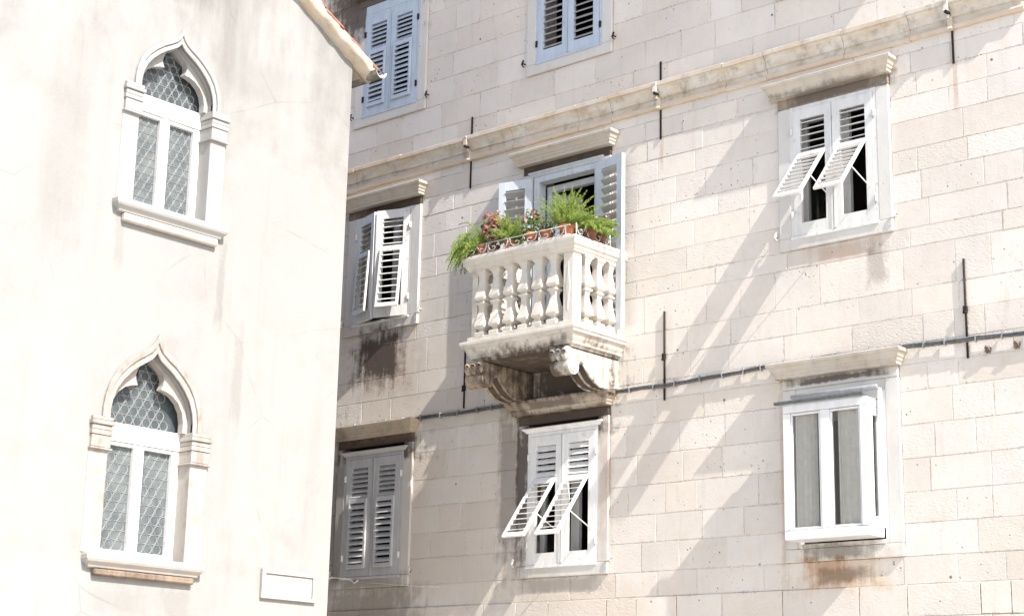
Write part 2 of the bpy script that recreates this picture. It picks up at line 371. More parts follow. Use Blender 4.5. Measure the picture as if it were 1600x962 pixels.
for ci in range(len(CZ) - 1):
    z0, z1 = CZ[ci], CZ[ci + 1]; h = z1 - z0
    spans = [(XL, XR)]
    for a, b, c, d in OPEN:
        if c < z1 - .01 and d > z0 + .01:
            ns = []
            for s0, s1 in spans:
                if b <= s0 or a >= s1: ns.append((s0, s1)); continue
                if a - s0 > .02: ns.append((s0, a))
                if s1 - b > .02: ns.append((b, s1))
            spans = ns
    for s0, s1 in spans:
        x = s0; first = True
        while x < s1 - .001:
            L = rnd.triangular(.26, .98, .52) * (1 if h > .2 else 1.2)
            if first and rnd.random() < .5: L *= .55
            first = False
            if s1 - (x + L) < .30: L = s1 - x
            if s1 - x < L: L = s1 - x
            a, b = x, x + L; x += L
            gp = rnd.choice([.0006, .0008, .0012, .0015, .0035]); e = rnd.uniform(.002, .0055)
            pr = max(0, rnd.gauss(.0012, .0009))
            if z1 <= 3.04: pr += .012
            t1, t2 = rnd.uniform(-.00012, .00012), rnd.uniform(-.00012, .00012)
            za, zb = z0 + gp * rnd.uniform(.5, 1.5), z1 - gp * rnd.uniform(.5, 1.5); xa, xb = a + gp, b - gp
            i = wb.add([(xa, .02, za), (xb, .02, za), (xb, .02, zb), (xa, .02, zb),
                        (xa + e * .25, .004 - pr, za + e * .25), (xb - e * .25, .004 - pr, za + e * .25), (xb - e * .25, .004 - pr, zb - e * .25), (xa + e * .25, .004 - pr, zb - e * .25),
                        (xa + e, -pr + t1, za + e), (xb - e, -pr + t2, za + e), (xb - e, -pr + t2 - t1 * .5, zb - e), (xa + e, -pr + t1 * .5, zb - e)])
            fs = []
            for r0, r1 in ((0, 4), (4, 8)):
                for k in range(4): fs.append((i + r0 + k, i + r0 + (k + 1) % 4, i + r1 + (k + 1) % 4, i + r1 + k))
            fs.append((i + 8, i + 9, i + 10, i + 11))
            tv = rnd.random(); cv = rnd.random() ** 2.2; pv = 1.0 if rnd.random() < .17 else rnd.random() * .4
            if z0 > 8.4: cv *= .25
            jx = [(rnd.uniform(-.0015, .0015), rnd.uniform(-.0015, .0015)) for _ in range(4)]
            for k in range(4):
                for r_ in (4, 8): v_ = wb.v[i + r_ + k]; wb.v[i + r_ + k] = (v_[0] + jx[k][0], v_[1], v_[2] + jx[k][1])
            for q in fs: locs.append([(wb.v[k_][0] - xa, wb.v[k_][2] - za, 0) for k_ in q]); dims.append((xb - xa, zb - za, 0))
            for q in fs: wb.face(q); tone.append(tv); chis.append(cv); pitt.append(pv)
# mortar bed behind the blocks, and the room side of the wall
xs = sorted({XL, XR} | {q for o in OPEN for q in o[:2]}); zs = sorted({0, ZT} | {q for o in OPEN for q in o[2:]})
for a, b in zip(xs, xs[1:]):
    for c, d in zip(zs, zs[1:]):
        mx, mz = (a + b) / 2, (c + d) / 2
        if any(o[0] < mx < o[1] and o[2] < mz < o[3] for o in OPEN): continue
        for y, mi in ((.003, 1), (.36, 2)):
            i = wb.add([(a, y, c), (b, y, c), (b, y, d), (a, y, d)]); wb.face((i, i + 1, i + 2, i + 3), mi); tone.append(.4); chis.append(.2); pitt.append(.1)
# flanks, back, floors, partitions
for (x0, x1, y0, y1, z0, z1, mi) in ((XL - .02, XL, .0, 9, 0, ZT, 1), (XR, XR + .02, .0, 9, 0, ZT, 1), (XL, XR, 9, 9.2, 0, ZT, 1), (XL, XR, 2.6, 2.7, 0, ZT, 2),
        (XL, XR, .37, 2.6, 2.75, 2.95, 2), (XL, XR, .37, 2.6, 5.45, 5.7, 2), (XL, XR, .37, 2.6, 8.4, 8.6, 2), (XL, XR, .37, 2.6, 11.5, 11.7, 2),
        (-13.0, -12.9, .37, 2.6, 0, ZT, 2), (-9.9, -9.8, .37, 2.6, 0, ZT, 2)):
    n0 = len(wb.f); wb.box(x0, x1, y0, y1, z0, z1, mi); tone += [.5] * (len(wb.f) - n0); chis += [.3] * (len(wb.f) - n0); pitt += [.1] * (len(wb.f) - n0)
wo = wb.build('wall', [M['wall'], M['mortar'], M['room']], recalc=False)
for nm, vals in (('tone', tone), ('chisel', chis), ('pitted', pitt)):
    at = wo.data.attributes.new(nm, 'FLOAT', 'FACE'); at.data.foreach_set('value', vals)
at = wo.data.attributes.new('dim', 'FLOAT_VECTOR', 'FACE'); dims += [(1, 1, 0)] * (len(wb.f) - len(dims)); at.data.foreach_set('vector', [c for q in dims for c in q])
at = wo.data.attributes.new('loc', 'FLOAT_VECTOR', 'CORNER'); fl = [c for q in locs for v_ in q for c in v_]; fl += [.5] * (3 * len(wo.data.loops) - len(fl)); at.data.foreach_set('vector', fl)
inB(wo)

# eaves and roof of the stone house: casts the shade on the top storey
EX1 = -4.5
r = MB(); r.hoodsweep(XL, EX1 - .2, [(.02, 11.7), (.10, 11.72), (.14, 11.82), (.30, 11.9), (.36, 11.97), (.40, 12.0)])
r.prism([(-.69, 12.0), (-.69, 12.06), (4.6, 14.3), (9.5, 12.2), (9.5, 12.0)], XL - .2, EX1, 'x', 1)
inB(r.build('roof', [M['string'], M['tile']]))

# string course, in separate stones
sc = MB(); r2 = random.Random(3)
prof0 = [(.0, 8.185), (.030, 8.185), (.042, 8.195), (.046, 8.215), (.040, 8.235), (.022, 8.245), (.020, 8.295), (.044, 8.300), (.044, 8.315), (.047, 8.34), (.056, 8.37), (.072, 8.395), (.090, 8.41), (.090, 8.418), (.110, 8.422), (.112, 8.462), (.10, 8.47), (.0, 8.50)]
br = [-19, -17.4, -15.9, -14.93, -14.12, -13.04, -12.35, -11.38, -10.92, -10.275, -9.42, -8.92, -8.02, -7.30, -6.87, -6.19]
for k in range(len(br) - 1):
    a, b = br[k] + .0025, br[k + 1] - .0025; dy, dz = r2.uniform(-.004, .004), r2.uniform(-.006, .006)
    last = k == len(br) - 2
    pf = [(max(0, d + (dy if d > 0 else 0)), z + dz) for d, z in prof0]
    n = 6; rows = []
    for d, z in pf:
        row = []
        for j in range(n + 1):
            x = a + (b - a) * j / n
            e = d
            row.append((x + (d if (last and j == n) else 0), -e, z))
        if last: row.append((b + d, .01, z))
        rows.append(sc.add(row))
    m = n + 1 + (1 if last else 0)
    for q in range(len(rows) - 1):
        for j in range(m - 1): sc.face((rows[q] + j, rows[q] + j + 1, rows[q + 1] + j + 1, rows[q + 1] + j), 0, False)
    for j in (0, m - 1): sc.face([rw + j for rw in rows])
inB(sc.build('string_course', M['string'], recalc=True))
# broken bits of mortar along the lip
# tie rods with anchor plates
def tie_rod(x, z0, z1, za, big):
    t = MB(); y = -.125 if big else -.02
    if big:
        t.tube([(x, -.012, z0), (x, -.012, z1)], .011, 8)
    else:
        t.tube([(x, -.014, z0), (x, -.014, z1)], .011, 8)
        t.rbox((x, -.022, za), (.035, .03, .06)); t.tube([(x - .02, -.03, za - .03), (x + .02, -.03, za - .03)], .012, 8)
    o = inB(t.build('tie_rod', M['iron']))
    if big:
        a = MB()
        a.rbox((x - .012, -.10, 8.40), (.05, .04, .10), rz=.1); a.rbox((x - .012, -.108, 8.45), (.06, .035, .025), rz=-.15)
        a.rbox((x, -.045, 8.24), (.045, .05, .13)); a.tube([(x - .03, -.065, 8.19), (x + .03, -.065, 8.19)], .014, 8); a.rbox((x - .005, -.075, 8.33), (.03, .03, .10))
        ao = a.build('anchor', [M['string']], bevel=.008); ao.parent = o; ao.location = (0, 0, 0)
        b = MB(); b.tube([(x + .002, -.135, 8.335), (x + .004, -.07, 8.335)], .017, 8); bo = b.build('anchor_pin', M['iron']); bo.parent = o
for x in (-6.875, -10.275, -13.025): tie_rod(x, 7.85, 8.73 if x < -7 else 8.95, 0, True)
for x, z0, z1 in ((-6.862, 5.02, 5.945), (-10.225, 5.015, 5.95), (-13.028, 5.24, 5.90)): tie_rod(x, z0, z1, 5.47, False)
for x, z in ((-6.665, 5.07), (-6.39, 5.075)):
    b = MB(); b.tube([(x - .03, -.01, z + .02), (x - .01, -.04, z + .03), (x + .02, -.04, z + .015), (x + .02, -.03, z - .02), (x - .015, -.01, z - .025)], .008, 8)
    b.rbox((x, -.012, z), (.05, .02, .05), rz=.0, ry=.3); inB(b.build('wall_hook', plain('rust_%d' % int(abs(x) * 100), (.19, .14, .11), .8)))

# ------------------------------------------------------------------ window kit
HW = .485       # half clear width inside the stone surround
def surround(mat, parent, H, door=False, sill=.125, head=.10, head_mat=None):
    """dressed stone round an opening: sill, two jambs and a head; local x about centre, z from the bottom"""
    W = .623
    if not door:
        q = MB(); q.box(-W, W, -.032 if H < 1.74 or H > 1.76 else -.033, .35, 0.002, sill); q.build('sill', mat, parent, (0, 0, 0), bevel=.006)
    z0 = 0 if door else sill + .0015
    for a, b in ((-W, -HW), (HW, W)):
        q = MB(); q.box(a, b, -.030, .35, z0, H - head - .0015); q.build('jamb', mat, parent, (0, 0, 0), bevel=.006)
    q = MB(); q.box(-W, W, -.034, .35, H - head, H - .002); q.build('head', head_mat or mat, parent, (0, 0, 0), bevel=.006)
HOOD = [(.0, -.002), (.112, -.002), (.117, .028), (.127, .032), (.130, .058), (.140, .064), (.152, .092), (.158, .097), (.160, .108), (.176, .112), (.181, .142), (.172, .148), (.02, .168)]
def hood(hw): 
    s = MB(); s.hoodsweep(-hw, hw, HOOD, under=1); return s

rslat = random.Random(21)
def slats(mb, x0, x1, z0, z1, n, depth, tilt, yc, th=.007, mi=0):
    for k in range(n):
        z = z0 + (z1 - z0) * (k + .5) / n
        mb.rbox(((x0 + x1) / 2, yc, z + rslat.uniform(-.0025, .0025)), (x1 - x0, depth, th), rx=tilt + rslat.gauss(0, .035), ry=rslat.gauss(0, .006), mi=mi)

def leaf_mesh(w, h, zlo, zhinge, side, n_up, tilt, slat_mi=0, full=False, n_low=8, bar=False, dep=.046):
    """shutter leaf; hinge edge at x=0, free edge at x = side*w; outer face y=0, thickness to +.036. zlo..zhinge is the flap opening"""
    m = MB(); T = .036; st = .085
    def bx(a, b, y0, y1, c, d, mi=0): m.box(min(side * a, side * b), max(side * a, side * b), y0, y1, c, d, mi)
    bx(0, st, 0, T, 0, h); bx(w - st, w, 0, T, 0, h)
    bx(st, w - st, .001, T - .001, 0, zlo); bx(st, w - st, .001, T - .001, h - .105, h); bx(st, w - st, .001, T - .001, zhinge, zhinge + .035)
    xa, xb = sorted((side * (st - .004), side * (w - st + .004)))
    slats(m, xa, xb, zhinge + .035, h - .105, n_up, dep, tilt, T / 2 + .002, mi=slat_mi)
    if full: slats(m, xa, xb, zlo, zhinge, n_low, dep, tilt, T / 2 + .002, mi=slat_mi)
    if bar:
        bx(w * .48, w * .48 + .02, -.012, -.002, zhinge + .05, h - .12, 2); bx(w * .48, w * .48 + .02, -.012, -.002, zlo + .05, zhinge - .02, 2)
    # raised meeting bead
    bx(w - .022, w + .004, -.008, -.0005, .004, h - .004)
    return m
def flap_mesh(w, L, side, n, tilt, slat_mi=0, dep=.05):
    """top hung flap, hinge line at z=0, hanging to z=-L; x from inner stile of the leaf"""
    m = MB(); T = .026; s = .032
    m.box(0, s, 0, T, -L, 0); m.box(w - s, w, 0, T, -L, 0)
    m.box(s, w - s, .001, T - .001, -L, -L + .05); m.box(s, w - s, .001, T - .001, -.05, 0)
    slats(m, s - .004, w - s + .004, -L + .055, -.055, n, dep, tilt, T / 2, mi=slat_mi)
    return m

def hinges(xs_, zs_, mat, parent, y=-.03):
    o = None
    for x in xs_:
        for z in zs_:
            if o is None:
                m = MB(); m.rbox((0, -.008, 0), (.030, .014, .075)); m.tube([(0, -.018, -.035), (0, -.018, .035)], .008, 8)
                o = m.build('hinge', mat, parent, (x, y, z), bevel=.003)
            else:
                c = o.copy(); C.objects.link(c); c.parent = parent; c.location = (x, y, z)

def shuttered(cx, zb, zt, mats, label=None, open_l=0, open_r=0, flap_l=0, flap_r=0, tilt=math.radians(38), n_up=5, ftilt=None, cornice=False, hoodmat=None, smat=None, sill_top=.205, timber_top=None, n_low=8, full=False, slat_mi=0, interior=True, dep=.046, fdep=.05, head_mat=None):
    """window: part = timber frame; sub-parts = surround, hood, shutter, shutter_flap, hinge, stay, casement, glass"""
    H = zt - zb; zt0 = sill_top - .06; ztop = timber_top or (H - .10)
    fr = MB()
    fr.box(-HW, -HW + .035, -.028, .06, zt0, ztop); fr.box(HW - .035, HW, -.028, .06, zt0, ztop)
    fr.box(-HW + .0, HW - .0, -.045, .07, zt0 - .03, zt0 - .001); fr.box(-HW + .036, HW - .036, -.026, .06, ztop - .04, ztop)
    if cornice:
        fr.hoodsweep(-HW + .0, HW - .0, [(.03, ztop + .002), (.035, ztop + .02), (.055, ztop + .035), (.065, ztop + .04), (.065, ztop + .055), (.02, ztop + .06)])
    else:
        fr.box(-HW + .001, HW - .001, -.022, .05, ztop + .002, H - .103)
    fo = inB(fr.build('window', mats[0], bevel=.004), cx, 0, zb)
    if label: fo['label'] = label
    smat = smat or M['trim']; hoodmat = hoodmat or M['hood']
    surround(smat, fo, H, head_mat=head_mat)
    hood(.545).build('hood', [hoodmat, M['soot_shade']], fo, (0, 0, H), bevel=.003)
    w = HW - .036 - .002; z0 = zt0 + .003; h = ztop - .042 - z0
    zlo = .125; zh = h - .105 - (.345 if h > 1.2 else .30) - .035
    mm = [mats[0], mats[1], M['white']]
    for side, ang, fl in ((1, open_l, flap_l), (-1, open_r, flap_r)):
        hx = -side * (HW - .037)
        lf = leaf_mesh(w, h, zlo, zh, side, n_up, tilt, slat_mi, full, n_low, dep=dep)
        lo = lf.build('shutter', mm, fo, (hx, -.034, z0), rot=(0, 0, -side * ang))
        if full: continue
        fw = w - 2 * .085 + .03; L = zh - zlo + .045
        fm = flap_mesh(fw, L, side, n_low, ftilt if ftilt is not None else tilt, slat_mi, fdep if fl > .3 else dep)
        off = Vector((side * .085 - side * .015 if side > 0 else -.085 + .015 - fw, -.030, zh + .012))
        R = Matrix.Rotation(-side * ang, 3, 'Z'); p = Vector((hx, -.034, z0)) + R @ off
        fm.build('shutter_flap', mm, fo, p, rot=(-fl, 0, -side * ang), bevel=.002)
        if fl > .3:
            st = MB(); q = Vector((hx, -.034, z0)) + Vector((side * (w - .09 if side > 0 else .09), 0, zlo + .16))
            e = p + Vector((fw if True else 0, -math.sin(fl) * L * .62, -math.cos(fl) * L * .62))
            q = Vector((p.x + fw + .02, -.03, z0 + zlo + .22))
            st.tube([q, e], .006, 6); st.build('stay_rod', M['white'], fo)
    hinges((-HW + .02, HW - .02), (z0 + .22, z0 + h - .22), M['white_old'] if mats[0] is not M['blue'] else M['iron'], fo)
    for sx in (-1, 1):
        hk = MB(); hk.tube([(0, .0, 0), (0, -.05, 0), (0, -.055, -.03), (.02, -.05, -.05)], .008, 6); hk.rbox((0, -.05, .01), (.018, .012, .06), ry=.4)
        hk.build('shutter_hook', M['white_old'] if mats[0] is not M['blue'] else M['iron'], fo, (sx * .66, 0, .17))
    if interior:
        ca = MB(); yq = .20
        for a, b in ((-HW, -HW + .06), (-.055, .055), (HW - .06, HW)): ca.box(a, b, yq, yq + .05, .13, H - .12)
        ca.box(-HW + .06, -.055, yq + .001, yq + .049, .13, .20); ca.box(-HW + .06, -.055, yq + .001, yq + .049, H - .20, H - .12); ca.box(.055, HW - .06, yq + .001, yq + .049, H - .17, H - .12)
        ca.build('casement', M['white'], fo)
        gl = MB(); gl.box(-HW + .06, -.055, yq + .02, yq + .026, .20, H - .20); gl.build('glass', M['glass'], fo)
    return fo

D = math.radians
W_, B_, G_ = (M['white'], M['white']), (M['blue'], M['slat_grey']), (M['grey_old'], M['grey_old'])
shuttered(COLS['R'], 6.335, 7.915, (M['white_old'], M['white']), 'window with both white flaps propped open, right of the balcony', 0, 0, D(40), D(40), D(12), 5, D(44), head_mat=M['grime_shade'], n_low=9, fdep=.056, timber_top=1.48, sill_top=.19)
shuttered(COLS['C'], 3.285, 5.04, W_, 'white shuttered window under the balcony with both flaps propped open', 0, 0, D(37), D(37), D(56), 5, D(44), True, M['hood_dark'], head_mat=M['soot_shade'], n_low=9, dep=.068, fdep=.058, timber_top=1.555, sill_top=.19)
shuttered(COLS['L'], 6.335, 7.915, (M['white_old'], M['white']), 'window with white shutters slightly ajar, left of the balcony', D(17), D(17), D(3), D(6), D(32), 5, D(32), False, head_mat=M['soot_shade'], timber_top=1.50, sill_top=.19)
shuttered(COLS['L'], 3.285, 5.04, G_, 'window with closed grey white shutters, lower left', 0, 0, D(0), D(0), D(52), 6, D(52), True, M['hood_dark'], head_mat=M['soot_shade'], n_low=10, dep=.070, timber_top=1.555, sill_top=.19, interior=False)
shuttered(COLS['L'], 9.02, 10.75, (M['blue'], M['blue']), 'window with closed pale blue shutters beside the gutter', 0, 0, D(0), D(0), D(52), 6, D(52), n_low=10, dep=.068, timber_top=1.50, sill_top=.20, interior=False)
shuttered(COLS['C'], 9.02, 10.75, B_, 'window with pale blue shutter frames and grey slats at the top edge', 0, 0, 0, 0, D(42), 8, None, dep=.062, timber_top=1.50, sill_top=.20, full=True, n_low=9, slat_mi=1, interior=False)
shuttered(COLS['R'], 9.02, 10.75, (M['blue'], M['blue']), None, 0, 0, D(0), D(0), D(52), 6, D(52), n_low=10, dep=.068, timber_top=1.50, sill_top=.20, interior=False)

# bay box window, lower right
cx, zb, zt = COLS['R'], 3.285, 5.04; H = zt - zb
x0, x1, yo, z0, z1 = -.455, .44, -.30, .18, 1.445
f = MB()
f.box(x0, x1, yo, -.036, z0 - .002, z0 + .085); f.box(x0, x1, yo, .30, z1 - .075, z1)
f.box(x0, x0 + .075, yo - .002, yo + .06, z0 + .087, z1 - .077); f.box(x1 - .075, x1 + .002, yo - .002, yo + .07, z0 + .087, z1 - .077)
f.box(-.055, .045, yo + .003, yo + .06, z0 + .087, z1 - .077)
f.box(x1 - .06, x1 + .002, -.06, .05, z0 + .087, z1 - .077); f.box(x1 - .05, x1, yo + .072, -.062, z0 + .087, z0 + .18); f.box(x1 - .05, x1, yo + .072, -.062, z1 - .16, z1 - .077)
f.box(x1 - .04, x1 - .004, yo + .072, yo + .115, z0 + .182, z1 - .162); f.box(x1 - .04, x1 - .004, -.105, -.062, z0 + .182, z1 - .162)
f.box(x0, x0 + .05, yo + .062, .05, z0 + .087, z1 - .077)
f.box(-HW, x1 - .0, .06, .10, .128, .16)
f.box(x1 + .004, HW - .001, -.024, .05, .13, z1 + .10); f.box(-HW + .001, x0 - .002, -.024, .05, .13, z1 + .02)
bay = inB(f.build('window', M['pvc'], bevel=.005, seg=2), cx, 0, zb); bay['label'] = 'white boxed-out window with net curtains, lower right'
surround(M['trim'], bay, H)
q = MB(); q.box(-HW + .002, HW - .002, -.018, .05, z1 + .03, H - .103); q.build('head_infill', M['trim'], bay)
hood(.545).build('hood', [M['hood'], M['soot_shade']], bay, (0, 0, H), bevel=.003)
for a, b in ((x0 + .075, -.055), (.045, x1 - .075)):
    s = MB()
    t = .022
    s.box(a + .001, b - .001, yo + .012, yo + .045, z0 + .089, z0 + .089 + t); s.box(a + .001, b - .001, yo + .012, yo + .045, z1 - .079 - t, z1 - .079)
    s.box(a + .001, a + t, yo + .012, yo + .045, z0 + .089 + t, z1 - .079 - t); s.box(b - t, b - .001, yo + .012, yo + .045, z0 + .089 + t, z1 - .079 - t)
    so = s.build('sash', M['pvc'], bay, bevel=.004)
    q = MB(); q.box(a + t, b - t, yo + .026, yo + .031, z0 + .089 + t, z1 - .079 - t); q.build('glass', M['glass'], bay)
q = MB(); q.box(x1 - .025, x1 - .020, yo + .115, -.105, z0 + .182, z1 - .162); q.build('glass', M['glass'], bay)
q = MB(); q.box(-.54, .42, yo - .03, yo + .01, z1 + .012, z1 + .042); q.build('blind_rail', M['dark_metal'], bay, bevel=.006)
q = MB(); q.tube([(-.42, -.20, z1 + .10), (.50, -.20, z1 + .10)], .020, 14); q.box(-.41, .49, -.205, -.15, z1 + .078, z1 + .084)
q.build('blind_roller', M['grey_metal'], bay, bevel=.004)
q = MB(); q.box(.465, .49, -.14, -.10, z1 - .15, z1 + .10); q.build('bracket', M['pvc'], bay, bevel=.003)
hinges((x1 - .01,), (z0 + .2, z1 - .2), M['white_old'], bay, yo * .25)
q = MB(); q.box(-.46, .46, -.045, -.034, .125, .165); q.build('sill_board', M['trim'], bay, bevel=.004)
# net curtains
cu = MB(); n = 60; rows = []
for zz in (z0 + .06, z1 - .05):
    rows.append(cu.add([(x0 + .06 + (x1 - x0 - .13) * k / n, -.225 + .026 * math.sin(k * 1.0) + .013 * math.sin(k * 2.3 + 1), zz) for k in range(n + 1)]))
for k in range(n):
    if k in range(20, 25) or k in range(33, 38): continue
    cu.face((rows[0] + k, rows[0] + k + 1, rows[1] + k + 1, rows[1] + k), 0, True)
co = cu.build('net_curtain', M['curtain'], loc=(cx, 0, zb), recalc=False); tag(co, 'pale net curtain hanging behind the glass of the boxed-out window', 'curtain')

# ------------------------------------------------------------------ balcony door and balcony
cx = COLS['C']
f = MB(); zb = 5.75; H = 7.915 - zb
f.box(-.47, -.40, -.028, .10, .05, 2.02); f.box(.40, .47, -.028, .10, .05, 2.02); f.box(-.398, .398, -.026, .10, 1.95, 2.02)
f.hoodsweep(-.48, .48, [(.03, 2.022), (.035, 2.04), (.05, 2.055), (.06, 2.06), (.06, 2.075), (.02, 2.08)])
f.box(-.398, -.33, .12, .19, .05, 1.93); f.box(.33, .398, .12, .19, .05, 1.93); f.box(-.33, .33, .12, .19, 1.86, 1.93)
door = inB(f.build('balcony_door', M['bluegrey'], bevel=.004), cx, 0, zb); door['label'] = 'open balcony door with blue grey frame and folded back shutters'
surround(M['trim'], door, H, True, head_mat=M['soot_shade'])
hood(.56).build('hood', [M['hood'], M['soot_shade']], door, (0, 0, H), bevel=.003)
for side, ang in ((-1, D(180 - 13)), (1, D(180 - 12))):
    lf = leaf_mesh(.42, 1.94, .14, .98, side * -1, 8, D(48), 1, True, 9, bar=True, dep=.072)
    sd_ = -side  # direction of the leaf when closed
    lf.build('shutter', [M['bluegrey'], M['slat_grey'], M['white']], door, (side * .475, -.036, .06), rot=(0, 0, -sd_ * ang))
# inner leaf opened into the room
lf = MB(); wq = .34
lf.box(0, .06, 0, .04, 0, 1.80); lf.box(wq - .06, wq, 0, .04, 0, 1.80); lf.box(.06, wq - .06, .001, .039, 0, .5); lf.box(.06, wq - .06, .001, .039, 1.70, 1.80); lf.box(.06, wq - .06, .002, .038, 1.10, 1.16)
lo = lf.build('door_leaf', M['white'], door, (-.33, .19, .06), rot=(0, 0, D(62)), bevel=.004)
q = MB(); q.box(.06, wq - .06, .017, .023, .5, 1.10); q.box(.06, wq - .06, .017, .023, 1.16, 1.70); q.build('glass', M['glass'], door, (-.33, .19, .06), rot=(0, 0, D(62)))

bx0, bx1, bd = -12.30, -10.71, .90      # slab outer faces
ix0, ix1, id_ = bx0 + .36, bx1 - .36, bd - .36
s = MB()
core0, core1 = bx0 + bd, bx1 - bd
def bprof(m, prof): 
    rows = []
    for d, z in prof:     # d = inset from the outer face
        rows.append(m.add([(bx0 + d, .01, z), (bx0 + d, -bd + d, z), (bx1 - d, -bd + d, z), (bx1 - d, .01, z)]))
    for k in range(len(rows) - 1):
        for j in range(3): m.face((rows[k] + j, rows[k] + j + 1, rows[k + 1] + j + 1, rows[k + 1] + j))
        m.face((rows[k] + 3, rows[k], rows[k + 1], rows[k + 1] + 3))
    m.face([rows[0] + j for j in range(4)][::-1]); m.face([rows[-1] + j for j in range(4)])
bprof(s, [(.115, 5.52), (.115, 5.545), (.088, 5.548), (.085, 5.57), (.064, 5.60), (.046, 5.64), (.045, 5.655), (.016, 5.658), (.015, 5.69), (.0, 5.693), (.0, 5.728), (.03, 5.735), (.06, 5.74), (.06, 5.785)])
bal = inB(s.build('balcony', M['balcony'], bevel=.004)); bal['label'] = 'carved limestone balcony with square balusters'
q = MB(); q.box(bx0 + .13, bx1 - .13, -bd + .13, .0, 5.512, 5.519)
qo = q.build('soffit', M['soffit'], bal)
def sub(mb, name, mats, bevel=.004, **k): 
    o = mb.build(name, mats, bal, bevel=bevel, **k); return o
# rail
s = MB()
def rail_prof(m, prof):
    # U-shaped rail: outer and inner profile edges
    rows = []
    for (do, di), z in prof:
        rows.append((m.add([(bx0 + do, .0, z), (bx0 + do, -bd + do, z), (bx1 - do, -bd + do, z), (bx1 - do, .0, z)]),
                     m.add([(bx0 + di, .0, z), (bx0 + di, -bd + di, z), (bx1 - di, -bd + di, z), (bx1 - di, .0, z)])))
    for k in range(len(rows) - 1):
        for w_ in (0, 1):
            a, b = rows[k][w_], rows[k + 1][w_]
            for j in range(3): m.face((a + j, a + j + 1, b + j + 1, b + j))
        for j in (0, 3): m.face((rows[k][0] + j, rows[k][1] + j, rows[k + 1][1] + j, rows[k + 1][0] + j))
    for e in (0, -1):
        a, b = rows[e]
        for j in range(3): m.face((a + j, a + j + 1, b + j + 1, b + j))
rail_prof(s, [((.055, .215), 6.515), ((.055, .215), 6.535), ((.045, .22), 6.54), ((.03, .225), 6.565), ((.03, .225), 6.575), ((.015, .23), 6.58), ((.008, .23), 6.625), ((.0, .235), 6.632), ((.0, .235), 6.662), ((.012, .23), 6.672)])
sub(s, 'handrail', M['balcony'], .003)
# piers
for (xa, xb, ya, yb) in ((bx0 + .09, bx0 + .165, -bd + .09, -bd + .19), (bx1 - .215, bx1 - .08, -bd + .08, -bd + .215), (bx1 - .185, bx1 - .08, -.075, -.0), (bx0 + .07, bx0 + .17, -.075, .0)):
    s = MB(); s.box(xa, xb, ya, yb, 5.78, 6.53)
    e = .012
    if xb - xa > .11:   # sunk lozenge panel on the corner pier
        xm = (xa + xb) / 2; zz = 6.15
        s.prism([(xm - .03, zz), (xm, zz - .28), (xm + .03, zz), (xm, zz + .28)], ya - .006, ya + .01, 'y')
    sub(s, 'pier', M['balcony'], .006)
bp = [(.058, 6.525), (.058, 6.497), (.046, 6.480), (.034, 6.45), (.030, 6.41), (.034, 6.36), (.044, 6.30), (.055, 6.245), (.060, 6.215), (.058, 6.195), (.044, 6.182), (.032, 6.172), (.050, 6.160), (.050, 6.142), (.034, 6.128), (.029, 6.09), (.034, 6.04), (.044, 5.985), (.055, 5.93), (.060, 5.90), (.057, 5.882), (.034, 5.868), (.026, 5.855), (.026, 5.838), (.05, 5.83), (.054, 5.822), (.054, 5.78)]
s = MB(); s.lathe([(r_ * 1.16, z_) for r_, z_ in bp[::-1]], sq=True)
b0 = sub(s, 'baluster', M['balcony'], .0015, loc=(-12.072, -.778, 0))
spots = [(x_, -.778) for x_ in (-11.872, -11.672, -11.47, -11.268, -11.066)] + [(x_, y_) for x_ in (-10.835, -12.20) for y_ in (-.575, -.375, -.185)]
for px, py in spots:
    c = b0.copy(); C.objects.link(c); c.parent = bal; c.location = (px, py, 0); c.rotation_euler = (0, 0, rnd.uniform(-.07, .07)); q_ = rnd.uniform(.95, 1.04); c.scale = (q_, q_, 1)
b0.location = (-12.072, -.778, 0)
for ch in bal.children: ch.location = (ch.location.x - 0, ch.location.y, ch.location.z)
